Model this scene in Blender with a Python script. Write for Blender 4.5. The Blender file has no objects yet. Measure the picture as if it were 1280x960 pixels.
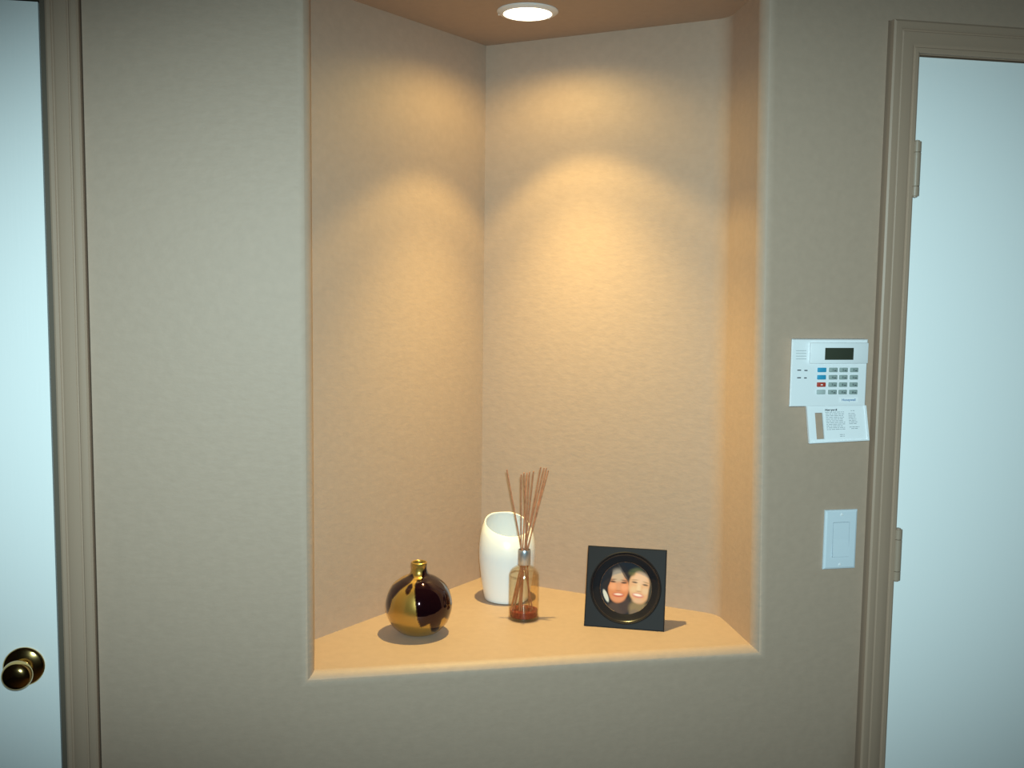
import bpy, bmesh, math, random
import numpy as np
from mathutils import Vector, Matrix
random.seed(4)
SC = bpy.context.scene
COL = SC.collection
PI = math.pi
SC.view_settings.view_transform = 'Standard'
SC.view_settings.look = 'None'
SC.view_settings.exposure = 0.0
SC.view_settings.gamma = 1.0
SC.view_settings.use_curve_mapping = False

# ------------------------------------------------------------------ camera
F_PX = 1250.0
CAM = Vector((0.0, -1.7231, 1.59))
YAW, PITCH, ROLL = 0.192542, 0.0931225, 0.0121639
fwd = Vector((math.sin(YAW)*math.cos(PITCH), math.cos(YAW)*math.cos(PITCH), -math.sin(PITCH)))
rt0 = Vector((math.cos(YAW), -math.sin(YAW), 0))
up0 = rt0.cross(fwd)
RT = rt0*math.cos(ROLL)+up0*math.sin(ROLL)
UP = up0*math.cos(ROLL)-rt0*math.sin(ROLL)
cd = bpy.data.cameras.new('camera')
cd.sensor_fit = 'HORIZONTAL'; cd.sensor_width = 36.0
cd.lens = 36.0*F_PX/1280.0
cd.clip_start = 0.01
cam = bpy.data.objects.new('camera', cd); COL.objects.link(cam)
m3 = Matrix((RT, UP, -fwd)).transposed()
cam.matrix_world = Matrix.Translation(CAM) @ m3.to_4x4()
SC.camera = cam

def on_wall(px, py, Y=0.0):
    """the point of the plane y = Y seen at a pixel of the photograph"""
    d = fwd + RT*((px-640)/F_PX) - UP*((py-480)/F_PX)
    return CAM + d*((Y-CAM.y)/d.y)

# ------------------------------------------------------------------ materials
def principled(name, base, rough=0.5, metal=0.0, spec=0.5, **kw):
    m = bpy.data.materials.new(name); m.use_nodes = True
    b = m.node_tree.nodes['Principled BSDF']
    b.inputs['Base Color'].default_value = (*base, 1)
    b.inputs['Roughness'].default_value = rough
    b.inputs['Metallic'].default_value = metal
    b.inputs['Specular IOR Level'].default_value = spec
    for k, v in kw.items(): b.inputs[k].default_value = v
    return m

def add_bump(m, scale, strength, dist=0.002, detail=3.0, stretch=(1, 1, 1)):
    nt = m.node_tree; b = nt.nodes['Principled BSDF']
    tc = nt.nodes.new('ShaderNodeTexCoord'); mp = nt.nodes.new('ShaderNodeMapping')
    mp.inputs['Scale'].default_value = stretch
    n = nt.nodes.new('ShaderNodeTexNoise'); n.inputs['Scale'].default_value = scale; n.inputs['Detail'].default_value = detail
    bp = nt.nodes.new('ShaderNodeBump'); bp.inputs['Strength'].default_value = strength; bp.inputs['Distance'].default_value = dist
    nt.links.new(tc.outputs['Object'], mp.inputs['Vector']); nt.links.new(mp.outputs['Vector'], n.inputs['Vector'])
    nt.links.new(n.outputs['Fac'], bp.inputs['Height']); nt.links.new(bp.outputs['Normal'], b.inputs['Normal'])
    return n

def mottle(m, base, amount, scale):
    nt = m.node_tree; b = nt.nodes['Principled BSDF']
    tc = nt.nodes.new('ShaderNodeTexCoord')
    n = nt.nodes.new('ShaderNodeTexNoise'); n.inputs['Scale'].default_value = scale; n.inputs['Detail'].default_value = 4
    r = nt.nodes.new('ShaderNodeValToRGB')
    r.color_ramp.elements[0].color = tuple(c*(1-amount) for c in base)+(1,)
    r.color_ramp.elements[1].color = tuple(min(1, c*(1+amount)) for c in base)+(1,)
    r.color_ramp.elements[0].position = .3; r.color_ramp.elements[1].position = .7
    nt.links.new(tc.outputs['Object'], n.inputs['Vector']); nt.links.new(n.outputs['Fac'], r.inputs['Fac'])
    nt.links.new(r.outputs['Color'], b.inputs['Base Color'])

TAN = (0.430, 0.302, 0.224)
M = {}
M['wall'] = principled('tan_wall_paint', TAN, 0.55, spec=0.35)
mottle(M['wall'], TAN, 0.03, 60)
add_bump(M['wall'], 75, 0.35, 0.0016, 4.0, (0.7, 0.7, 1.3))
M['casing'] = principled('tan_trim_paint', (TAN[0]*.93, TAN[1]*.90, TAN[2]*.87), 0.45, spec=0.4)
add_bump(M['casing'], 40, 0.1, 0.001, 2, (3, 3, .15))
M['door'] = principled('white_door_paint', (0.90, 0.91, 0.91), 0.45, spec=0.4)
add_bump(M['door'], 60, 0.12, 0.001, 3, (3, 3, .12))
M['ceil'] = principled('ceiling_paint', (0.30, 0.24, 0.18), 0.8)
M['floor'] = principled('brown_floor', (0.10, 0.065, 0.045), 0.6)
mottle(M['floor'], (0.10, 0.065, 0.045), .2, 12)
M['room'] = principled('dim_room_paint', (0.16, 0.12, 0.10), 0.8)
M['hinge'] = principled('painted_hinge', (0.36, 0.26, 0.19), 0.4, spec=0.5)
add_bump(M['hinge'], 90, 0.08)
M['bronze'] = principled('dark_bronze_strip', (0.13, 0.10, 0.075), 0.6, spec=.2)
M['brass'] = principled('polished_brass', (0.66, 0.44, 0.17), 0.15, metal=1.0)
M['white_plastic'] = principled('white_plastic', (0.82, 0.82, 0.84), 0.38)
M['cover_plastic'] = principled('white_cover_plastic', (0.86, 0.86, 0.88), 0.4)
M['label'] = principled('white_paper_label', (0.88, 0.88, 0.9), 0.6)
M['lcd'] = principled('dark_display', (0.045, 0.05, 0.035), 0.2)
M['key_grey'] = principled('grey_rubber_key', (0.30, 0.36, 0.34), 0.5)
M['key_plain'] = principled('pale_grey_rubber_key', (0.42, 0.48, 0.47), 0.5)
M['key_blue'] = principled('blue_rubber_key', (0.03, 0.30, 0.50), 0.45)
M['key_red'] = principled('red_rubber_key', (0.45, 0.05, 0.03), 0.45)
M['ink'] = principled('dark_ink', (0.05, 0.055, 0.07), 0.6)
M['ink_soft'] = principled('grey_ink', (0.30, 0.32, 0.35), 0.6)
M['ink_blue'] = principled('blue_ink', (0.08, 0.20, 0.40), 0.6)
M['ink_white'] = principled('white_ink', (0.85, 0.80, 0.78), 0.6)
M['slot'] = principled('slot_dark', (0.45, 0.47, 0.48), 0.6)
M['switch'] = principled('white_switch_plastic', (0.66, 0.72, 0.78), 0.35)
M['ceramic'] = principled('white_ceramic', (0.855, 0.84, 0.82), 0.28, spec=0.5)
M['frame'] = principled('black_lacquer', (0.013, 0.012, 0.014), 0.5, spec=0.11)
M['frame_gloss'] = principled('black_gloss', (0.016, 0.014, 0.016), 0.22, spec=0.5)
M['steel'] = principled('brushed_aluminium', (0.62, 0.66, 0.72), 0.32, metal=0.85)
M['reed'] = principled('rattan_reed', (0.45, 0.18, 0.085), 0.6)
mottle(M['reed'], (0.45, 0.18, 0.085), .25, 120)
M['ring'] = principled('white_metal_ring', (0.80, 0.76, 0.74), 0.4)

def lustre():
    """mirror-like amber coat with dark room reflections painted into its colour, under a clear gloss"""
    m = principled('amber_mirror_glaze', (0.50, 0.31, 0.075), 0.06, metal=1.0)
    nt = m.node_tree; b = nt.nodes['Principled BSDF']
    at = nt.nodes.new('ShaderNodeAttribute'); at.attribute_name = 'dark_reflection'
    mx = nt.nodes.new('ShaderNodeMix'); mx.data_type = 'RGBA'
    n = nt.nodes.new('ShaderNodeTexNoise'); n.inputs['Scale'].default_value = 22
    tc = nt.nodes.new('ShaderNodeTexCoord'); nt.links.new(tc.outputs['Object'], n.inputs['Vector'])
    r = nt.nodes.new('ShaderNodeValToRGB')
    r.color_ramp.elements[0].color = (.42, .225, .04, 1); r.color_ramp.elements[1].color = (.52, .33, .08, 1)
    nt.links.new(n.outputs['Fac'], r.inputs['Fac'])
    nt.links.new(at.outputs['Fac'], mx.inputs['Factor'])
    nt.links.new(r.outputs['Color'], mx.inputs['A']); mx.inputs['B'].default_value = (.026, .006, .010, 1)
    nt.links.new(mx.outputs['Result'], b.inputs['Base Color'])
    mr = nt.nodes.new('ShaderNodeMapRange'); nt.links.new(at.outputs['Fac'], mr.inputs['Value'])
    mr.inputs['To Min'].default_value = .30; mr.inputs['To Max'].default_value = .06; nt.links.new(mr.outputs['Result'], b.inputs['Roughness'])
    b.inputs['Metallic'].default_value = .7
    b.inputs['Coat Weight'].default_value = 0.6; b.inputs['Coat Roughness'].default_value = .02
    return m
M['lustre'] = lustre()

def thin_glass(name, tint, refl=0.06):
    m = bpy.data.materials.new(name); m.use_nodes = True
    nt = m.node_tree; nt.nodes.clear()
    out = nt.nodes.new('ShaderNodeOutputMaterial')
    tr = nt.nodes.new('ShaderNodeBsdfTransparent'); tr.inputs['Color'].default_value = (*tint, 1)
    gl = nt.nodes.new('ShaderNodeBsdfGlossy'); gl.inputs['Roughness'].default_value = 0.03
    fc = nt.nodes.new('ShaderNodeLayerWeight'); fc.inputs['Blend'].default_value = 0.5
    pw = nt.nodes.new('ShaderNodeMath'); pw.operation = 'POWER'; pw.inputs[1].default_value = 4.0
    lw = nt.nodes.new('ShaderNodeMath'); lw.operation = 'MULTIPLY_ADD'; lw.inputs[1].default_value = 0.45; lw.inputs[2].default_value = 0.03
    nt.links.new(fc.outputs['Facing'], pw.inputs[0]); nt.links.new(pw.outputs[0], lw.inputs[0])
    mx = nt.nodes.new('ShaderNodeMixShader')
    nt.links.new(lw.outputs[0], mx.inputs[0]); nt.links.new(tr.outputs[0], mx.inputs[1]); nt.links.new(gl.outputs[0], mx.inputs[2])
    nt.links.new(mx.outputs[0], out.inputs['Surface'])
    return m
M['glass'] = thin_glass('clear_amber_glass', (0.970, 0.93, 0.86))
M['oil'] = principled('red_oil', (0.22, 0.022, 0.014), 0.08, spec=.5, Alpha=.82)

def emitter(name, col, s):
    m = bpy.data.materials.new(name); m.use_nodes = True
    nt = m.node_tree; nt.nodes.clear()
    out = nt.nodes.new('ShaderNodeOutputMaterial'); e = nt.nodes.new('ShaderNodeEmission')
    e.inputs['Color'].default_value = (*col, 1); e.inputs['Strength'].default_value = s
    nt.links.new(e.outputs[0], out.inputs['Surface'])
    return m
M['lamp'] = emitter('warm_lamp_lens', (1.0, 0.86, 0.62), 6.0)

# ------------------------------------------------------------------ mesh helpers
def link_mesh(name, bm, mat, parent=None, smooth=35):
    bmesh.ops.remove_doubles(bm, verts=bm.verts, dist=1e-6)
    bmesh.ops.recalc_face_normals(bm, faces=bm.faces)
    me = bpy.data.meshes.new(name); bm.to_mesh(me); bm.free()
    for mm in (mat if isinstance(mat, (list, tuple)) else [mat]): me.materials.append(mm)
    if smooth:
        me.shade_smooth(); me.set_sharp_from_angle(angle=math.radians(smooth))
    o = bpy.data.objects.new(name, me); COL.objects.link(o)
    if parent: o.parent = parent
    return o

def empty(name, loc, rot=(0, 0, 0)):
    o = bpy.data.objects.new(name, None); COL.objects.link(o)
    o.location = loc; o.rotation_euler = rot; o.empty_display_size = .02
    return o

def tag(o, label, cat, group=None):
    o['label'] = label; o['category'] = cat
    if group: o['group'] = group
    return o

def struct(o, label, cat):
    o['kind'] = 'structure'; o['label'] = label; o['category'] = cat
    return o

def box(bm, x0, x1, y0, y1, z0, z1, bevel=0.0, seg=2):
    vs = [bm.verts.new((x, y, z)) for x in (x0, x1) for y in (y0, y1) for z in (z0, z1)]
    fs = [(0, 1, 3, 2), (4, 6, 7, 5), (0, 4, 5, 1), (2, 3, 7, 6), (0, 2, 6, 4), (1, 5, 7, 3)]
    faces = [bm.faces.new([vs[i] for i in f]) for f in fs]
    if bevel:
        es = list({e for f in faces for e in f.edges})
        bmesh.ops.bevel(bm, geom=es, offset=bevel, segments=seg, affect='EDGES', profile=0.5)

def lathe(bm, prof, n=48, origin=(0, 0, 0), axis='z'):
    """prof: (radius, height); r = 0 closes to a pole"""
    ox, oy, oz = origin
    def P(r, h, a):
        if axis == 'z': return (ox+r*math.cos(a), oy+r*math.sin(a), oz+h)
        return (ox+r*math.cos(a), oy+h, oz+r*math.sin(a))
    rings = []
    for r, h in prof:
        if r < 1e-7: rings.append([bm.verts.new(P(0, h, 0))])
        else: rings.append([bm.verts.new(P(r, h, 2*PI*i/n)) for i in range(n)])
    for A, B in zip(rings[:-1], rings[1:]):
        for i in range(n):
            j = (i+1) % n
            if len(A) == 1 and len(B) == 1: continue
            if len(A) == 1: bm.faces.new((A[0], B[i], B[j]))
            elif len(B) == 1: bm.faces.new((A[i], A[j], B[0]))
            else: bm.faces.new((A[i], A[j], B[j], B[i]))

def spline(pts, n=8):
    """Catmull-Rom through the profile points"""
    P = [pts[0]]+list(pts)+[pts[-1]]
    out = []
    for i in range(1, len(P)-2):
        for k in range(n):
            t = k/n
            q = []
            for d in (0, 1):
                a, b, c, e = P[i-1][d], P[i][d], P[i+1][d], P[i+2][d]
                q.append(.5*(2*b+(c-a)*t+(2*a-5*b+4*c-e)*t*t+(3*b-a-3*c+e)*t**3))
            out.append((max(q[0], 0), q[1]))
    out.append(pts[-1])
    return out

def rod(bm, p, q, r, n=10):
    p = Vector(p); q = Vector(q); d = (q-p).normalized()
    a = d.cross(Vector((0, 1, 0)))
    if a.length < .1: a = d.cross(Vector((1, 0, 0)))
    a.normalize(); b = d.cross(a)
    R = [[bm.verts.new(c+a*(r*math.cos(2*PI*i/n))+b*(r*math.sin(2*PI*i/n))) for i in range(n)] for c in (p, q)]
    for i in range(n):
        bm.faces.new((R[0][i], R[0][(i+1) % n], R[1][(i+1) % n], R[1][i]))
    bm.faces.new(R[0]); bm.faces.new(R[1])

def text_mesh(name, body, size, loc, mat, parent, align='LEFT', bold=0.0, sx=1.0):
    """flat lettering standing in the xz plane, readable from -y"""
    cu = bpy.data.curves.new(name, 'FONT'); cu.body = body; cu.size = size; cu.align_x = align; cu.align_y = 'CENTER'
    cu.extrude = 0.00008; cu.offset = bold
    t = bpy.data.objects.new(name, cu); COL.objects.link(t)
    dg = bpy.context.evaluated_depsgraph_get()
    me = bpy.data.meshes.new_from_object(t.evaluated_get(dg))
    bpy.data.objects.remove(t)
    me.transform(Matrix.Translation(loc) @ Matrix.Rotation(PI/2, 4, 'X') @ Matrix.Diagonal((sx, 1, 1, 1)))
    me.materials.clear(); me.materials.append(mat)
    o = bpy.data.objects.new(name, me); COL.objects.link(o); o.parent = parent
    return o

# ------------------------------------------------------------------ the room
XL, XR, YB, H = -2.0, 2.7, -4.2, 2.62          # room extents in front of the wall
ZS, ZC = 0.9195, 2.133                          # niche shelf and niche ceiling
NX0, NX1B, NX1T = -0.009, 0.812, 0.787          # niche opening, its right edge leans a little
RB = 0.024                                      # rounded drywall corner
LB = Vector((-0.009, 0.176)); BK_B = Vector((0.372, 0.539)); BK_T = Vector((0.373, 0.539))
RB_B = Vector((0.820, 0.198)); RB_T = Vector((0.805, 0.198))
D1 = (-1.189, -0.427); D2 = (1.092, 1.854); DTOP = 2.031   # door slabs
CW = 0.0565                                     # casing width

def niche_x1(z): return NX1B+(NX1T-NX1B)*(z-ZS)/(ZC-ZS)

# back wall: front face with two door openings, a rounded opening for the niche
bm = bmesh.new()
def loop(o, y):
    zb, zt = ZS-o, ZC+o
    return [bm.verts.new(c) for c in ((NX0-o, y, zb), (NX1B+o, y, zb), (NX1T+o, y, zt), (NX0-o, y, zt))]
loops = [loop(RB+.003, 0)]
NSEG = 24
for k in range(NSEG+1):
    t = k/NSEG*PI/2
    loops.append(loop(RB*(1-math.sin(t)), RB*(1-math.cos(t))))
for A, B in zip(loops[:-1], loops[1:]):
    for i in range(4):
        bm.faces.new((A[i], A[(i+1) % 4], B[(i+1) % 4], B[i]))
o = RB+.003
G1, G2 = 0.002, 0.0045                           # groove between casing and wall
d1a, d1b = D1[0]-CW*.89-.0125-G1, D1[1]+CW*.89+.0125+G1
d2a, d2b = D2[0]-CW-G2, D2[1]+CW+G2
dtz = DTOP+CW+.004
def xs_at(z):
    n1 = NX1B+o if z < 1.5 else NX1T+o
    return [XL, d1a, d1b, NX0-o, n1, d2a, d2b, XR]
zz = [0, ZS-o, dtz, ZC+o, H]
def vert_grid(i, j):
    z = zz[j]
    x = xs_at(z)[i]
    if i == 4 and j == 2:                        # on the leaning niche edge
        f = (z-(ZS-o))/((ZC+o)-(ZS-o)); x = (NX1B+o)+(NX1T-NX1B)*f
    return (x, 0, z)
for i in range(7):
    for j in range(4):
        if i in (1, 5) and j < 2: continue
        if i == 3 and j in (1, 2): continue
        bm.faces.new([bm.verts.new(vert_grid(a, b)) for a, b in ((i, j), (i+1, j), (i+1, j+1), (i, j+1))])
# the drywall edge inside each door opening
for a, b in ((d1a, d1b), (d2a, d2b)):
    for q in (((a, 0, 0), (a, .10, 0), (a, .10, dtz), (a, 0, dtz)), ((b, 0, 0), (b, .10, 0), (b, .10, dtz), (b, 0, dtz)),
              ((a, 0, dtz), (a, .10, dtz), (b, .10, dtz), (b, 0, dtz))):
        bm.faces.new([bm.verts.new(c) for c in q])
wall = link_mesh('wall_back', bm, M['wall'], smooth=40)
struct(wall, 'tan textured wall with a tall rounded-edge niche cut into it', 'wall')

# niche side and rear walls
def niche_wall(name, pb, pt, label, soft=0):
    bm = bmesh.new()
    n = 12
    rows = []
    for k in range(n+1):
        z = ZS+(ZC-ZS)*k/n
        rows.append([bm.verts.new((*(b.lerp(t, k/n)), z)) for b, t in zip(pb, pt)])
    for A, B in zip(rows[:-1], rows[1:]):
        for i in range(len(A)-1): bm.faces.new((A[i], A[i+1], B[i+1], B[i]))
    ob = link_mesh(name, bm, M['wall'], smooth=40)
    return struct(ob, label, 'wall')
V2 = lambda x, y: Vector((x, y))
niche_wall('wall_niche_left', [V2(NX0, RB), V2(NX0, .10), LB, BK_B], [V2(NX0, RB), V2(NX0, .10), LB, BK_T],
           'left angled wall of the niche with a lamp scallop')
def rounded_right(B, R, x1):
    """right angled wall, a softly rounded inside bend and the short return"""
    pts = [B]
    F = V2(x1, RB)
    r = .03
    da = (B-R).normalized(); db = (F-R).normalized()
    for k in range(7):
        t = k/6
        p = R+da*r*(1-t)**2+db*r*t**2
        pts.append(p)
    pts.append(F)
    return pts
niche_wall('wall_niche_right', rounded_right(BK_B, RB_B, NX1B), rounded_right(BK_T, RB_T, NX1T),
           'right angled wall of the niche and its short orange-lit return')
def niche_cap(name, z, poly, label, cat):
    bm = bmesh.new()
    bm.faces.new([bm.verts.new((p.x, p.y, z)) for p in poly])
    ob = link_mesh(name, bm, M['wall'], smooth=0)
    return struct(ob, label, cat)
niche_cap('floor_niche', ZS, [V2(NX0, RB), LB, BK_B]+rounded_right(BK_B, RB_B, NX1B)[1:],
          'tan plaster shelf at the bottom of the niche', 'shelf')
niche_cap('ceiling_niche', ZC, [V2(NX0, RB), LB, BK_T]+rounded_right(BK_T, RB_T, NX1T)[1:],
          'brown shaded ceiling of the niche around the downlight', 'ceiling')

def plane(name, pts, mat, label, cat):
    bm = bmesh.new(); bm.faces.new([bm.verts.new(p) for p in pts])
    return struct(link_mesh(name, bm, mat, smooth=0), label, cat)
plane('floor', [(XL, YB, 0), (XR, YB, 0), (XR, .10, 0), (XL, .10, 0)], M['floor'], 'brown floor of the room', 'floor')
plane('ceiling', [(XL, YB, H), (XR, YB, H), (XR, 0, H), (XL, 0, H)], M['ceil'], 'room ceiling above the wall', 'ceiling')
plane('wall_left', [(XL, YB, 0), (XL, 0, 0), (XL, 0, H), (XL, YB, H)], M['room'], 'dim side wall left of the white door', 'wall')
plane('wall_right', [(XR, YB, 0), (XR, 0, 0), (XR, 0, H), (XR, YB, H)], M['room'], 'dim side wall right of the white door', 'wall')
plane('wall_front', [(XL, YB, 0), (XR, YB, 0), (XR, YB, H), (XL, YB, H)], M['room'], 'dim wall behind the viewer', 'wall')

# ------------------------------------------------------------------ door casings
# profile: u from the inner edge outward, thickness toward the room
PROF = [(0, .0), (0, .0085), (.003, .0100), (.009, .0100), (.0105, .0080), (.0125, .0080), (.016, .0100), (.028, .0120),
        (.036, .0125), (.0375, .0112), (.0395, .0112), (.041, .0135), (.046, .0150), (.053, .0150), (.0565, .0125), (.0565, .0)]
def casing(name, xa, xb, ztop, label, k=1.0):
    """three mitred lengths round an opening whose inner edges are xa, xb, ztop"""
    bm = bmesh.new()
    rows = []
    for u, t in PROF:
        y = -t if t > 0 else .02
        u *= k
        rows.append([bm.verts.new(c) for c in ((xa-u, y, 0), (xa-u, y, ztop+u), (xb+u, y, ztop+u), (xb+u, y, 0))])
    for A, B in zip(rows[:-1], rows[1:]):
        for i in range(3): bm.faces.new((A[i], A[i+1], B[i+1], B[i]))
    ob = link_mesh(name, bm, M['casing'], smooth=25)
    return struct(ob, label, 'door casing')
casing('trim_1', D1[0]-.0125, D1[1]+.0125, DTOP+.006, 'tan moulded casing around the left white door', .89)
casing('trim_2', D2[0]-.0, D2[1]+.0, DTOP+.004, 'tan moulded casing around the right white door')
def jamb(name, xa, xb, ztop, gap, yf, label, mat):
    bm = bmesh.new()
    w = .018
    for (a, b) in ((xa-w, xa), (xb, xb+w)):
        box(bm, a, b, yf, .10, 0, ztop)
    box(bm, xa-w, xb+w, yf, .10, ztop, ztop+w)
    # door stops
    box(bm, xa, xa+.012, .052, .10, 0, ztop); box(bm, xb-.012, xb, .052, .10, 0, ztop)
    box(bm, xa, xb, .052, .10, ztop-.012, ztop)
    return struct(link_mesh(name, bm, mat, smooth=0), label, 'door jamb')
jamb('trim_3', D1[0]-.003, D1[1]+.0015, DTOP+.003, .003, .006, 'narrow dark bronze weatherstripped jamb beside the left door', M['bronze'])
jamb('trim_4', D2[0]-.003, D2[1]+.003, DTOP+.003, .003, .0005, 'narrow tan jamb at the hinge side of the right door', M['casing'])
for n, (a, b) in enumerate(((XL, d1a), (d1b, d2a), (d2b, XR))):
    bm = bmesh.new(); box(bm, a, b, -.013, 0, 0, .085, .003)
    struct(link_mesh('baseboard_back' if n == 0 else 'baseboard_back.%03d' % n, bm, M['casing']), 'tan baseboard at the foot of the back wall', 'baseboard')

# ------------------------------------------------------------------ doors
def panel_door():
    """white six-panel slab; recessed mouldings round raised fields"""
    root = empty('door_1', (D1[1], .004, 0)); struct(root, 'white panel door with a round brass knob', 'door')
    bm = bmesh.new()
    w = D1[1]-D1[0]
    y0 = 0.0
    st = .108
    pw = (w-3*st)/2
    xs = [-w, -w+st, -w+st+pw, -st-pw, -st, 0]
    xs = [-w, -st-pw-st-pw, -st-pw-st, -st-pw, -st, 0]
    zs = [.008, .24, .872, 1.04, 1.56, 1.67, 1.91, DTOP]
    holes = {(i, j) for i in (1, 3) for j in (1, 3, 5)}
    for i in range(5):
        for j in range(7):
            if (i, j) in holes:
                rect = (xs[i], xs[i+1], zs[j], zs[j+1])
                prev = None
                for ins, dep in ((0, 0), (.002, .004), (.008, .007), (.016, .008), (.022, .0075), (.045, .002), (.048, .0015)):
                    a, b, c, d = rect[0]+ins, rect[1]-ins, rect[2]+ins, rect[3]-ins
                    cur = [bm.verts.new(p) for p in ((a, dep, c), (b, dep, c), (b, dep, d), (a, dep, d))]
                    if prev:
                        for k in range(4): bm.faces.new((prev[k], prev[(k+1) % 4], cur[(k+1) % 4], cur[k]))
                    prev = cur
                bm.faces.new(prev)
            else:
                bm.faces.new([bm.verts.new(p) for p in ((xs[i], 0, zs[j]), (xs[i+1], 0, zs[j]), (xs[i+1], 0, zs[j+1]), (xs[i], 0, zs[j+1]))])
    X0, X1, Z0, Z1, T = -w, 0, .008, DTOP, .044
    for q in (((X1, 0, Z0), (X1, T, Z0), (X1, T, Z1), (X1, 0, Z1)), ((X0, 0, Z0), (X0, T, Z0), (X0, T, Z1), (X0, 0, Z1)),
              ((X0, 0, Z1), (X1, 0, Z1), (X1, T, Z1), (X0, T, Z1)), ((X0, T, Z0), (X1, T, Z0), (X1, T, Z1), (X0, T, Z1)),
              ((X0, 0, Z0), (X1, 0, Z0), (X1, T, Z0), (X0, T, Z0))):
        bm.faces.new([bm.verts.new(c) for c in q])
    link_mesh('slab', bm, M['door'], root, smooth=20)
    # knob: rosette, neck and ball on the door face
    c = on_wall(29.5, 833, 0) ; kx = c.x-D1[1]; kz = c.z-.001
    bm = bmesh.new()
    lathe(bm, [(0, -.0)]+[(.0325, 0), (.0325, -.003)]+spline([(.0325, -.003), (.0295, -.006), (.022, -.009), (.016, -.0105)], 5)+[(0, -.0105)], 40, (kx, 0, kz), 'y')
    link_mesh('rosette', bm, M['brass'], root)['label'] = 'round brass rosette'
    bm = bmesh.new()
    prof = [(.0115, -.009), (.0105, -.018), (.0110, -.024)]+spline([(.0110, -.024), (.0165, -.027), (.0225, -.034), (.0238, -.041), (.0215, -.0485), (.0150, -.0535), (.0070, -.0558), (0, -.0563)], 6)
    lathe(bm, prof, 40, (kx, 0, kz), 'y')
    link_mesh('knob', bm, M['brass'], root)['label'] = 'round brass knob'
panel_door()

def flush_door():
    root = empty('door_2', (D2[0], .002, 0)); struct(root, 'plain flush white door with painted hinges', 'door')
    w = D2[1]-D2[0]
    bm = bmesh.new(); box(bm, 0, w, 0, .044, .008, DTOP, .0015)
    link_mesh('slab', bm, M['door'], root)
    for zc, dx in ((1.825, .0065), (1.091, .0065), (.30, .0065)):
        bm = bmesh.new()
        r, hh = .0080, .0505
        z = zc-hh
        cx, cy = dx-.0015, -.0085
        for k0, k1 in ((0, .18), (.18, .80), (.80, 1)):       # knuckles with fine gaps
            a = z+k0*2*hh+.0004; b = z+k1*2*hh-.0004
            lathe(bm, [(0, a), (r-.0006, a), (r, a+.0006), (r, b-.0006), (r-.0006, b), (0, b)], 20, (cx, cy, 0))
        lathe(bm, [(0, zc-hh-.003), (r*.6, zc-hh-.0015), (r*.6, zc+hh+.0015), (0, zc+hh+.003)], 14, (cx, cy, 0))
        box(bm, cx-.0095, cx-.003, -.0060, .001, zc-hh, zc+hh, .0005)   # edge of the leaf on the jamb
        link_mesh('hinge', bm, M['hinge'], root)['label'] = 'tan painted butt hinge'
flush_door()

# ------------------------------------------------------------------ recessed light
LX, LY = .406, .246
lt = tag(empty('recessed_downlight', (LX, LY, ZC)), 'glowing round recessed downlight in the niche ceiling', 'ceiling light')
bm = bmesh.new()
lathe(bm, [(.0600, 0), (.0600, -.0015), (.0575, -.0035), (.0520, -.0055), (.0490, -.0065), (.0475, -.0060), (.0475, 0), (.0600, 0)], 64)
for k in range(3):                                            # spring clip tips at the ring edge
    a = .55+k*2.1
    box(bm, .0585*math.cos(a)-.002, .0585*math.cos(a)+.002, .0585*math.sin(a)-.002, .0585*math.sin(a)+.002, -.004, -.0005, .0006)
link_mesh('trim_ring', bm, M['ring'], lt)
bm = bmesh.new()
lathe(bm, [(.0474, -.0005), (.0474, -.0050), (.040, -.0072), (.026, -.0088), (.012, -.0094), (0, -.0096)], 48)
link_mesh('lens', bm, M['lamp'], lt)
# the lamp's beam: a flood with a bright core, its edge drawn by the can, plus wide spill from the lens
def beam(name, energy, half, blend, size, tilt=(.034, -.125, -.99)):
    ld = bpy.data.lights.new(name, 'SPOT')
    ld.energy = energy; ld.color = (1.0, 0.765, 0.26); ld.spot_size = math.radians(2*half); ld.spot_blend = blend; ld.shadow_soft_size = size
    lo = bpy.data.objects.new(name, ld); COL.objects.link(lo); lo.parent = lt
    lo.location = (0, 0, -.024)
    lo.rotation_euler = Vector(tilt).to_track_quat('-Z', 'Y').to_euler()
beam('downlight_flood', 10.3, 49, .30, .012)
beam('downlight_core', 65.0, 40, 1.0, .012)
beam('downlight_spill', 3.4, 81, .50, .012, (0, .02, -1))

# ------------------------------------------------------------------ camera flash and dim daylight
fd = bpy.data.lights.new('camera_flash', 'SPOT')
fd.energy = 153.0; fd.color = (0.69, 0.985, 1.03); fd.spot_size = math.radians(63); fd.spot_blend = 1.0; fd.shadow_soft_size = 0.02
fo = bpy.data.objects.new('camera_flash', fd); COL.objects.link(fo)
fo.location = CAM+UP*.055+RT*.015-fwd*.02
aim = Vector(on_wall(760, 505))
fz = (fo.location-aim).normalized()                         # the flash tube is wide: a broad, low beam
fx = UP.cross(fz).normalized(); fy = fz.cross(fx)
fo.rotation_euler = Matrix((fx, fy, fz)).transposed().to_euler()
fo.scale = (2.2, 1, 1)
w = bpy.data.worlds.new('world'); SC.world = w; w.use_nodes = True
w.node_tree.nodes['Background'].inputs['Color'].default_value = (.5, .6, .6, 1)
w.node_tree.nodes['Background'].inputs['Strength'].default_value = 0.05

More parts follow.
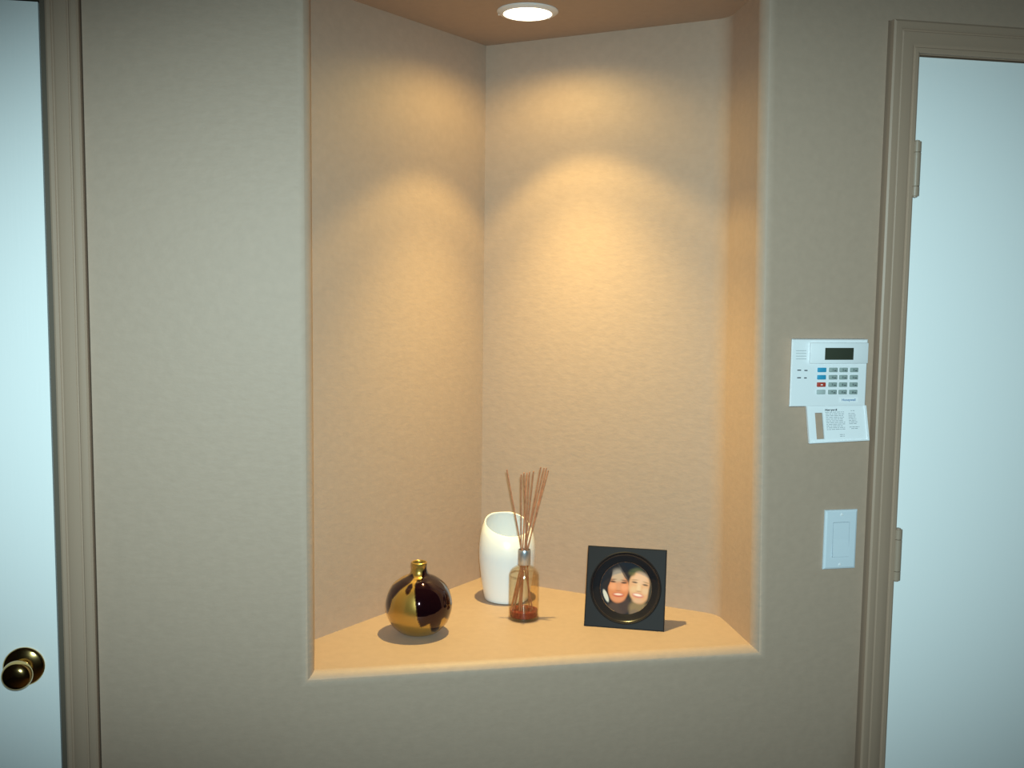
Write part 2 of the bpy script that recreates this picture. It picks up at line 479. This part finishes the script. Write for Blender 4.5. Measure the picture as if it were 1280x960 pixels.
# ------------------------------------------------------------------ alarm keypad
def keypad():
    D = .020
    back = on_wall(986, 508, 0)
    root = tag(empty('security_keypad', (back.x, 0, back.z)), 'white alarm keypad with flip-down cover on the tan wall', 'alarm keypad')
    ox, oz = back.x, back.z
    def L(zx, zy, Y=-D):                                      # position read on a face of the keypad
        p = on_wall(980+zx/10.11, 415+zy/10.11, Y)
        return p.x-ox, p.z-oz
    x0, z1 = L(105, 90); x1, z0 = L(1030, 935)
    bm = bmesh.new()
    # housing: wider at the wall, drafted sides
    pts_f = [(x0, z0), (x1, z0), (x1, z1), (x0, z1)]
    bx0 = 0.0
    A = [bm.verts.new((x, .0005, z)) for x, z in ((bx0, z0-.001), (x1+.001, z0-.001), (x1+.001, z1+.001), (bx0, z1+.001))]
    B = [bm.verts.new((x, -D+.002, z)) for x, z in pts_f]
    Cc = [bm.verts.new((x, -D, z)) for x, z in ((x0+.002, z0+.0015), (x1-.002, z0+.0015), (x1-.002, z1-.0015), (x0+.002, z1-.0015))]
    bm.faces.new(A)
    for P, Q in ((A, B), (B, Cc)):
        for i in range(4): bm.faces.new((P[i], P[(i+1) % 4], Q[(i+1) % 4], Q[i]))
    bm.faces.new(Cc)
    link_mesh('housing', bm, M['white_plastic'], root, smooth=25)
    # raised display block, overhanging on the right
    a, t = L(345, 135, -D-.006); b, u = L(1062, 398, -D-.006)
    bm = bmesh.new(); box(bm, a, b, -D-.006, -D+.003, u, t, .0015)
    blk = link_mesh('display_bezel', bm, M['white_plastic'], root)
    a, t = L(522, 200, -D-.006); b, u = L(876, 352, -D-.006)
    bm = bmesh.new(); box(bm, a, b, -D-.0064, -D-.004, u, t, .0003)
    link_mesh('display', bm, M['lcd'], blk)['label'] = 'dark rectangular display'
    # speaker slits and status lights on the left
    bm = bmesh.new()
    for zy in (236, 270, 305, 340):
        a, t = L(150, zy); b, _ = L(282, zy)
        box(bm, a, b, -D-.0003, -D+.001, t-.0006, t+.0006)
    link_mesh('speaker_grille', bm, M['slot'], root, smooth=0)
    for zx, zy, ww in ((192, 483, 24), (277, 486, 20), (190, 578, 24), (270, 580, 17)):
        a, t = L(zx-ww, zy-7); b, u = L(zx+ww, zy+7)
        bm = bmesh.new(); box(bm, a, b, -D-.0005, -D+.001, u, t, .0003)
        link_mesh('indicator_light', bm, M['ink'], root)
    # sixteen keys
    txt = [['1', '2', '3'], ['4', '5', '6'], ['7', '8', '9'], ['*', '0', '#']]
    for r, zy in enumerate((480, 573, 666, 760)):
        for c, (zx, hw) in enumerate(((485, 52), (630, 51), (760, 49), (893, 48))):
            zxs = zx-r*4
            a, t = L(zxs-hw, zy-28, -D-.003); b, u = L(zxs+hw, zy+28, -D-.003)
            mat = M['key_grey'] if c else (M['key_blue'], M['key_blue'], M['key_red'], M['key_plain'])[r]
            bm = bmesh.new(); box(bm, a, b, -D-.003, -D+.001, u, t, .0010)
            k = link_mesh('key', bm, mat, root)
            k['label'] = ('grey key', 'pale grey key', 'blue key', 'red key')[0 if c else (2, 2, 3, 1)[r]]
            cx, cz = (a+b)/2, (t+u)/2
            if c:
                text_mesh('lettering', txt[r][c-1], .0052, (cx-.0018, -D-.0031, cz-.0002), M['ink'], k, 'CENTER', .0001)
                bm = bmesh.new(); box(bm, cx+.0008, cx+.0052, -D-.0031, -D-.0028, cz-.0018, cz-.0004)
                link_mesh('lettering', bm, M['ink'], k, smooth=0)
            elif r == 2:
                bm = bmesh.new(); box(bm, cx-.002, cx+.0022, -D-.0031, -D-.0028, cz-.0012, cz+.0008)
                link_mesh('lettering', bm, M['ink_white'], k, smooth=0)
    # small white badge with a line of blue letters
    a, t = L(700, 828, -D); b, u = L(932, 886, -D)
    bm = bmesh.new(); box(bm, a, b, -D-.0004, -D+.001, u, t)
    bd = link_mesh('badge', bm, M['label'], root, smooth=0)
    text_mesh('lettering', 'Honeywell', .0062, ((a+b)/2, -D-.0005, (t+u)/2-.0002), M['ink_blue'], bd, 'CENTER', .00012, 1.05)
    # flip-down cover hanging below, with the printed label on its inside
    DY = -.019
    def K(zx, zy, Y=DY):
        p = on_wall(1000+zx/13.47, 500+zy/13.47, Y)
        return p.x-ox, p.z-oz
    P00 = K(105, 100); P10 = K(1105, 88); P11 = K(1160, 678); P01 = K(150, 732)
    def Q(s, t, y):                                           # s across, t down, on the hanging cover
        x = (P00[0]*(1-s)+P10[0]*s)*(1-t)+(P01[0]*(1-s)+P11[0]*s)*t
        z = (P00[1]*(1-s)+P10[1]*s)*(1-t)+(P01[1]*(1-s)+P11[1]*s)*t
        return (x, y, z)
    ss = [0, .135, .262, 1]; ts = [-.0, .19, .90, 1]
    bm = bmesh.new()
    for i in range(3):
        for j in range(3):
            if (i, j) == (1, 1): continue
            for y in (DY, DY+.003):
                bm.faces.new([bm.verts.new(Q(a, b, y)) for a, b in ((ss[i], ts[j]), (ss[i+1], ts[j]), (ss[i+1], ts[j+1]), (ss[i], ts[j+1]))])
    for (sa, sb, ta, tb) in ((0, 1, 0, 1), (ss[1], ss[2], ts[1], ts[2])):
        for a, b in (((sa, ta), (sb, ta)), ((sb, ta), (sb, tb)), ((sb, tb), (sa, tb)), ((sa, tb), (sa, ta))):
            bm.faces.new([bm.verts.new(c) for c in (Q(*a, DY), Q(*b, DY), Q(*b, DY+.003), Q(*a, DY+.003))])
    # raised rim along three sides of the cover
    for a, b in (((0, 0), (.022, 1)), ((.975, 0), (1, 1)), ((.022, .965), (.975, 1))):
        vs = [bm.verts.new(Q(s, t, y)) for y in (DY, DY-.0022) for s, t in ((a[0], a[1]), (b[0], a[1]), (b[0], b[1]), (a[0], b[1]))]
        bm.faces.new(vs[4:])
        for i in range(4): bm.faces.new((vs[i], vs[(i+1) % 4], vs[4+(i+1) % 4], vs[4+i]))
    cov = link_mesh('flip_cover', bm, M['cover_plastic'], root, smooth=0)
    cov['label'] = 'opened flip-down cover with printed instruction label'
    bm = bmesh.new()
    bm.faces.new([bm.verts.new(Q(s, t, DY-.0003)) for s, t in ((.285, .06), (.95, .06), (.95, .935), (.285, .935))])
    lab = link_mesh('instruction_label', bm, M['label'], cov, smooth=0)
    x, y, z = Q(.305, .115, DY-.0006)
    h = text_mesh('lettering', 'Honeywell', .0050, (x, y, z), M['ink'], lab, 'LEFT', .00022, 1.12)
    bm = bmesh.new(); rnd = random.Random(3)
    rows = [(.175, .305, .62)]+[(.225+.047*i, .31, .63-.05*rnd.random()) for i in range(10)]
    rows2 = [(.145, .735, .80)]+[(.225+.047*i, .69, .84-.04*rnd.random()) for i in range(7)]+[(.60, .69, .86), (.645, .72, .83)]
    rows3 = [(.80+.045*i, .52, .60) for i in range(2)]
    for t, a, b in rows+rows2+rows3:
        s = a
        while s < b:                                          # lines of tiny illegible print, word by word
            e = min(b, s+.02+.05*rnd.random())
            bm.faces.new([bm.verts.new(Q(p, q, DY-.0006)) for p, q in ((s, t-.006), (e, t-.006), (e, t+.009), (s, t+.009))])
            s = e+.010
    link_mesh('small_print', bm, M['ink_soft'], lab, smooth=0)
keypad()

# ------------------------------------------------------------------ light switch
def switch():
    p = on_wall(1050, 674, -.003)
    root = tag(empty('light_switch', (p.x, 0, p.z)), 'white rocker light switch plate below the alarm keypad', 'light switch')
    hw, hh = .0335, .0575
    bm = bmesh.new()
    A = [(-hw, -hh), (hw, -hh), (hw, hh), (-hw, hh)]
    def ringv(ins, y): return [bm.verts.new((x-math.copysign(ins, x), y, z-math.copysign(ins, z))) for x, z in A]
    R = [ringv(0, -.0003), ringv(0, -.003), ringv(.0012, -.0048), ringv(.004, -.0060)]
    bm.faces.new(R[0])
    for P, Q in zip(R[:-1], R[1:]):
        for i in range(4): bm.faces.new((P[i], P[(i+1) % 4], Q[(i+1) % 4], Q[i]))
    I = [bm.verts.new((x, -.0060, z)) for x, z in ((-.0172, -.0340), (.0172, -.0340), (.0172, .0340), (-.0172, .0340))]
    J = [bm.verts.new((v.co.x, -.0030, v.co.z)) for v in I]
    for i in range(4):
        bm.faces.new((R[3][i], R[3][(i+1) % 4], I[(i+1) % 4], I[i])); bm.faces.new((I[i], I[(i+1) % 4], J[(i+1) % 4], J[i]))
    bm.faces.new(J)
    link_mesh('wall_plate', bm, M['switch'], root, smooth=20)
    bm = bmesh.new()
    vs = {}
    for sx in (-1, 1):
        for k, (z, y) in enumerate(((-.0330, -.0085), (0, -.0062), (.0330, -.0060))):
            vs[sx, k] = bm.verts.new((sx*.0164, y, z)); vs[sx, k, 'b'] = bm.verts.new((sx*.0164, -.0032, z))
    for k in (0, 1):
        bm.faces.new((vs[-1, k], vs[1, k], vs[1, k+1], vs[-1, k+1]))
        for sx in (-1, 1): bm.faces.new((vs[sx, k], vs[sx, k+1], vs[sx, k+1, 'b'], vs[sx, k, 'b']))
    for k in (0, 2): bm.faces.new((vs[-1, k], vs[1, k], vs[1, k, 'b'], vs[-1, k, 'b']))
    link_mesh('rocker', bm, M['switch'], root, smooth=0)
    for z in (.0485, -.0485):
        bm = bmesh.new(); lathe(bm, [(0, -.0070), (.0022, -.0068), (.0030, -.0060), (.0030, -.0050)], 20, (0, 0, z), 'y')
        link_mesh('screw', bm, M['white_plastic'], root)
switch()

# ------------------------------------------------------------------ amber bud vase
vx, vy = .1920, .188
vase = tag(empty('bud_vase', (vx, vy, ZS)), 'round amber mirror-glazed bud vase with a short neck', 'vase')
bm = bmesh.new()
out = spline([(.028, .0012), (.040, .006), (.0565, .025), (.0645, .050), (.0635, .073), (.0540, .097), (.0370, .113), (.0215, .121), (.0165, .128), (.0152, .137), (.0160, .1440), (.0158, .1475)], 6)
inn = spline([(.0140, .1487), (.0122, .1470), (.0120, .136), (.0135, .127), (.0300, .112), (.0500, .092), (.0590, .060), (.0520, .026), (.0250, .006)], 5)
def densify(pr, n):
    q = []
    for (r0, h0), (r1, h1) in zip(pr[:-1], pr[1:]): q += [(r0+(r1-r0)*k/n, h0+(h1-h0)*k/n) for k in range(n)]
    return q+[pr[-1]]
lathe(bm, [(r, h*.95) for r, h in [(0, .003), (.022, .003), (.025, .0002)]+densify(out, 3)+inn+[(0, .005)]], 220)
# dark reflections of the room, painted into the colour, laid out on the front of the pot: x across and up in pot radii from the middle of the ball
REFLECTIONS = [[(435, 330), (430, 400), (440, 520), (455, 650), (485, 722), (525, 710), (565, 690), (585, 760), (620, 768), (650, 740), (680, 650), (700, 640), (740, 655),
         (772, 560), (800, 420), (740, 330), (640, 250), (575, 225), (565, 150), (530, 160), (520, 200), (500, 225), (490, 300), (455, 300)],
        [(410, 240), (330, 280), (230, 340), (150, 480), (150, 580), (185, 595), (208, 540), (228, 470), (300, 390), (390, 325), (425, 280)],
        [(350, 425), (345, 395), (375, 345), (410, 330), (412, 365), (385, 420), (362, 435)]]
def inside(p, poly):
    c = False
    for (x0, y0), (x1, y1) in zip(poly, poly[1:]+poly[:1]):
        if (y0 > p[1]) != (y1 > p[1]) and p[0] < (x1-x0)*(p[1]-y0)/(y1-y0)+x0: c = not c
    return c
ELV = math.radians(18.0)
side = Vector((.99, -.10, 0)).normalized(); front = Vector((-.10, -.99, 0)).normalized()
lay = bm.verts.layers.float_color.new('dark_reflection')
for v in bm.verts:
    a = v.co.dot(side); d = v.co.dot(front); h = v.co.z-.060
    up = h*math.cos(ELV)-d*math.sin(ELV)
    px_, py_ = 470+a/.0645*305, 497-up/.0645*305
    hit = sum(inside((px_+dx, py_+dy), pl) for pl in REFLECTIONS for dx, dy in ((0, 0), (4, 3), (-4, 3), (0, -5)))/4
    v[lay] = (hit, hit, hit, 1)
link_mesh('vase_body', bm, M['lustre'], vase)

# ------------------------------------------------------------------ white ceramic vase, mouth cut on a slant
def white_vase():
    x, y = .4025, .374
    root = tag(empty('slanted_vase', (x, y, ZS), (0, 0, math.radians(8))), 'tall white ceramic vase with a slanted mouth behind the reeds', 'vase')
    out = spline([(.0450, .0015), (.0490, .006), (.0555, .045), (.0610, .100), (.0605, .135), (.0560, .172), (.0500, .195)], 8)
    bm = bmesh.new()
    inn = [(r-.0032, h) for r, h in out if h > .02][::-1]
    lathe(bm, [(0, .0004), (.043, .0004)]+out+[(.0492, .1965), (.0475, .1965)]+inn+[(.040, .012), (0, .012)], 64)
    for v in bm.verts:                                        # the mouth plane dips to the front in a soft scoop
        k = max(0, (v.co.z-.10)/.0975)
        dip = max(0.0, -v.co.y/.05+.9)
        v.co.z -= k*k*.0195*dip
        v.co.z *= .925
    link_mesh('vase_body', bm, M['ceramic'], root)
white_vase()

# ------------------------------------------------------------------ reed diffuser
bx, by = .4125, .238
dif = tag(empty('diffuser_bottle', (bx, by, ZS)), 'clear glass diffuser bottle with silver collar and red oil', 'bottle')
bm = bmesh.new()
outp = [(.0285, .0003)]+spline([(.0285, .0003), (.0308, .0025), (.0312, .008), (.0312, .088), (.0308, .096), (.0270, .106), (.0190, .1125), (.0130, .1150), (.0112, .1175), (.0112, .150)], 5)
innp = [(.0098, .150)]+spline([(.0098, .150), (.0098, .118), (.0118, .1135), (.0180, .1105), (.0255, .1040), (.0290, .095), (.0294, .086), (.0294, .010), (.0285, .006), (.025, .0045)], 5)
HS = .96
lathe(bm, [(r, h*HS) for r, h in [(0, .0003)]+outp+innp+[(0, .0045)]], 56)
link_mesh('glass', bm, M['glass'], dif)
bm = bmesh.new()
lathe(bm, [(0, .0048)]+[(.0248, .0048), (.0283, .0065), (.0291, .010), (.0291, .0185), (0, .0185)], 56)
link_mesh('oil', bm, M['oil'], dif)['label'] = 'shallow layer of red oil'
bm = bmesh.new()
lathe(bm, [(r, h*HS) for r, h in [(.0115, .1180), (.0125, .1180), (.0129, .1186), (.0129, .1425), (.0129, .1490), (.0124, .1502), (.0113, .1502), (.0113, .1180)]], 40)
link_mesh('collar', bm, M['steel'], dif)['label'] = 'silver metal collar'

# ten reeds: where each crosses the collar and where it ends above
tops = [(633.5, 587), (651.5, 593), (654.8, 591), (658.7, 591), (662.0, 590), (667.0, 589), (676.0, 584), (680.0, 585), (683.0, 585), (685.4, 588)]
necks = [(-.003, .0003, .0104), (-.0058, .0053, .0028), (.005, -.005, -.0259), (-.0036, .0035, .0211), (-.0015, -.0072, -.007),
         (.0006, .0029, -.0176), (.0007, .0061, -.0074), (-.0035, -.0031, -.0125), (.0043, .0019, -.0013), (.0012, -.0033, -.0034)]
words = ['lone thin reed leaning left, apart from the bundle', 'leftmost reed of the upright middle bundle', 'second reed of the upright middle bundle',
         'third reed of the upright middle bundle', 'fourth reed of the upright middle bundle', 'rightmost reed of the upright middle bundle',
         'pale leftmost reed of the group leaning right', 'second reed of the group leaning right', 'third reed of the group leaning right', 'outermost right reed of the group leaning right']
for (px, py), (nx, ny, dy), wd_ in zip(tops, necks, words):
    t = on_wall(px, py, by+dy)
    T = Vector((t.x-bx, dy, t.z-ZS)); N = Vector((nx, ny, .134*HS))
    d = (N-T)/(T.z-N.z)                                       # runs down one unit of height per step
    e = N.copy()                                              # follow the reed down until it meets the glass or the bottom
    while e.z > .0075 and (e.z > .085 or math.hypot(e.x, e.y) < .0268): e = e+d*.001
    bm = bmesh.new(); rod(bm, e, T, .00140, 10)
    ob = link_mesh('diffuser_reed', bm, M['reed'])
    ob.location = (bx, by, ZS)
    tag(ob, 'rattan '+wd_, 'diffuser reed', 'rattan reeds in the diffuser bottle')

# ------------------------------------------------------------------ picture frame
def picture_frame():
    A = Vector((.524, .170)); B = Vector((.669, .112))
    c = (A+B)/2
    yaw = math.atan2(B.y-A.y, B.x-A.x)
    lean = math.radians(19)
    root = tag(empty('picture_frame', (c.x, c.y, ZS+.0005), (-lean, 0, yaw)), 'square black frame holding a round photo of two smiling women', 'picture frame')
    S = .0798; T = .018; HH = .161; zc = HH/2
    RO = .0700; RI = .0535
    # front plate with a round opening: square border lofted to a circle
    bm = bmesh.new()
    n = 96
    def sq(a, hw, hz):
        cx, sz = math.cos(a), math.sin(a)
        k = min(hw/abs(cx) if abs(cx) > 1e-9 else 9, hz/abs(sz) if abs(sz) > 1e-9 else 9)
        return cx*k, sz*k
    ca = math.atan2(zc, S)
    angs = sorted([2*PI*i/n for i in range(n)]+[ca, PI-ca, PI+ca, 2*PI-ca])
    n = len(angs)
    def ring(f): return [bm.verts.new(f(a)) for a in angs]
    def sqr(ins, y):
        def g(a):
            x, z = sq(a, S, zc)
            return (x*(1-ins/S), y, zc+z*(1-ins/zc))
        return g
    def cir(r, y): return lambda a: (r*math.cos(a), y, zc+r*math.sin(a))
    rings = [ring(cir(RI, T)), ring(sqr(0, T)), ring(sqr(0, .0015)), ring(sqr(.0005, .0004)), ring(sqr(.002, 0)), ring(cir(RO+.002, 0)), ring(cir(RO+.0005, -.0008)), ring(cir(RO-.001, 0)), ring(cir(RO-.001, .0148)), ring(cir(RI, .0148)), ring(cir(RI, T))]
    for P, Q in zip(rings[:-1], rings[1:]):
        for i in range(n): bm.faces.new((P[i], P[(i+1) % n], Q[(i+1) % n], Q[i]))
    link_mesh('frame_border', bm, M['frame'], root, smooth=8)
    # dished moulding round the picture
    bm = bmesh.new()
    prof = spline([(RO-.0008, .0010), (RO-.0018, .0045), (.0660, .0072), (.0610, .0096), (.0560, .0116), (.0522, .0132)], 5)
    lathe(bm, prof+[(.0522, .0144), (RO-.0010, .0144), (RO-.0008, .0010)], 96, (0, 0, zc), 'y')
    link_mesh('inner_ring', bm, M['frame_gloss'], root, smooth=50)
    # the photograph: a flat print, its picture laid down as printed colour
    N = 150; R = .0522
    px = np.linspace(-R, R, N+1)
    X, Z = np.meshgrid(px, px, indexing='ij')
    U = 402+X/.000164; V = 432-Z/.000164
    img = np.zeros((N+1, N+1, 3)); img[:] = (.012, .013, .020)
    def blob(cx, cy, rx, ry, col, rot=0, soft=.12, al=1.0):
        c_, s_ = math.cos(math.radians(rot)), math.sin(math.radians(rot))
        du, dv = U-cx, V-cy
        a = (du*c_+dv*s_)/rx; b = (-du*s_+dv*c_)/ry
        d = np.sqrt(a*a+b*b)
        m = np.clip((1+soft-d)/(2*soft), 0, 1); m = m*m*(3-2*m)*al
        img[:] = img*(1-m[..., None])+np.array(col)*m[..., None]
    # hair and clothes behind
    blob(300, 400, 190, 260, (.020, .014, .016))
    blob(585, 430, 185, 250, (.040, .034, .026), 0, .25)
    blob(300, 690, 120, 90, (.075, .045, .038), 0, .3)
    blob(400, 640, 70, 90, (.060, .036, .034), 0, .4)
    blob(560, 670, 110, 100, (.24, .16, .085), 0, .3)
    blob(520, 740, 60, 60, (.20, .13, .09), 0, .4)
    blob(160, 540, 24, 80, (.58, .54, .50), -24, .2)
    blob(520, 235, 75, 52, (.13, .115, .045), -15, .4)
    # left face
    blob(312, 430, 128, 185, (.60, .21, .095), 4, .10)
    blob(300, 290, 85, 85, (.50, .34, .25), 0, .45)
    blob(245, 420, 48, 42, (.72, .30, .16), 0, .6); blob(385, 425, 48, 42, (.74, .30, .16), 0, .6)
    blob(312, 430, 26, 55, (.62, .27, .15), 0, .7)
    blob(310, 560, 70, 40, (.62, .24, .13), 0, .6)
    blob(238, 362, 36, 11, (.10, .05, .035), 4, .5); blob(378, 368, 36, 11, (.10, .05, .035), -2, .5)
    blob(238, 336, 42, 8, (.16, .09, .06), -6, .6, .8); blob(382, 342, 42, 8, (.16, .09, .06), 8, .6, .8)
    blob(310, 470, 30, 9, (.42, .13, .06), 0, .6, .7)
    blob(312, 518, 68, 27, (.50, .09, .055), 0, .3); blob(312, 513, 50, 13, (.80, .56, .48), 0, .5)
    blob(395, 265, 30, 110, (.022, .014, .016), -33, .3); blob(450, 300, 28, 100, (.020, .014, .016), 0, .3)
    blob(365, 250, 9, 90, (.18, .12, .10), -35, .8, .7)
    blob(192, 330, 22, 120, (.02, .014, .016), 14, .3)
    # right face
    blob(568, 415, 134, 195, (.66, .34, .19), -4, .12)
    blob(575, 310, 90, 70, (.70, .42, .29), 0, .5)
    blob(500, 440, 44, 42, (.68, .42, .25), 0, .6); blob(640, 455, 44, 42, (.68, .42, .27), 0, .6)
    blob(560, 420, 26, 55, (.72, .48, .31), 0, .7)
    blob(508, 354, 34, 10, (.14, .09, .06), 6, .5); blob(640, 380, 34, 10, (.14, .09, .06), 8, .5)
    blob(508, 326, 42, 7, (.30, .18, .10), -2, .6, .7); blob(648, 350, 40, 7, (.30, .18, .10), 14, .6, .7)
    blob(562, 462, 30, 9, (.46, .22, .13), 4, .6, .7)
    blob(552, 512, 70, 30, (.58, .20, .16), 8, .3); blob(550, 506, 50, 14, (.86, .66, .60), 8, .5)
    blob(555, 575, 60, 25, (.62, .36, .24), 0, .6)
    blob(720, 450, 38, 190, (.05, .04, .03), 8, .4)
    blob(470, 240, 40, 40, (.10, .095, .04), 0, .5, .8)
    bm = bmesh.new()
    vs = {}
    lay = bm.verts.layers.float_color.new('print')
    for i in range(N+1):
        for j in range(N+1):
            if X[i, j]**2+Z[i, j]**2 <= (R*1.0)**2: vs[i, j] = bm.verts.new((X[i, j], .0132, zc+Z[i, j]))
    for (i, j), v in vs.items(): v[lay] = (*img[i, j], 1)
    for i in range(N):
        for j in range(N):
            q = [(i, j), (i+1, j), (i+1, j+1), (i, j+1)]
            if all(k in vs for k in q): bm.faces.new([vs[k] for k in q])
    mt = principled('printed_photo', (.5, .5, .5), .6, spec=.12)
    at = mt.node_tree.nodes.new('ShaderNodeAttribute'); at.attribute_name = 'print'
    mt.node_tree.links.new(at.outputs['Color'], mt.node_tree.nodes['Principled BSDF'].inputs['Base Color'])
    link_mesh('photo_print', bm, mt, root, smooth=0)['label'] = 'round photo of two smiling women cheek to cheek'
    bm = bmesh.new()
    lathe(bm, [(0, .0136), (.0518, .0136), (.0518, .0170), (.0, .0170)], 64, (0, 0, zc), 'y')
    link_mesh('backing_board', bm, M['frame'], root)
    # hinged strut that props it from behind
    bm = bmesh.new()
    zt = .105; yb = T+math.tan(math.radians(28))*zt
    zlow = math.tan(lean)*yb+.0006
    for s0, s1 in (((-.016, .016), (-.026, .026)),):
        A_ = [bm.verts.new((x, y, z)) for x, y, z in ((s0[0], T, zt), (s0[1], T, zt), (s0[1], T+.003, zt), (s0[0], T+.003, zt))]
        B_ = [bm.verts.new((x, y, z)) for x, y, z in ((s1[0], yb-.003, zlow*.0+.0), (s1[1], yb-.003, 0), (s1[1], yb, 0), (s1[0], yb, 0))]
        for v in B_: v.co.z = math.tan(lean)*v.co.y+.0004
        bm.faces.new(A_); bm.faces.new(B_)
        for i in range(4): bm.faces.new((A_[i], A_[(i+1) % 4], B_[(i+1) % 4], B_[i]))
    link_mesh('easel_strut', bm, M['frame'], root, smooth=0)
picture_frame()
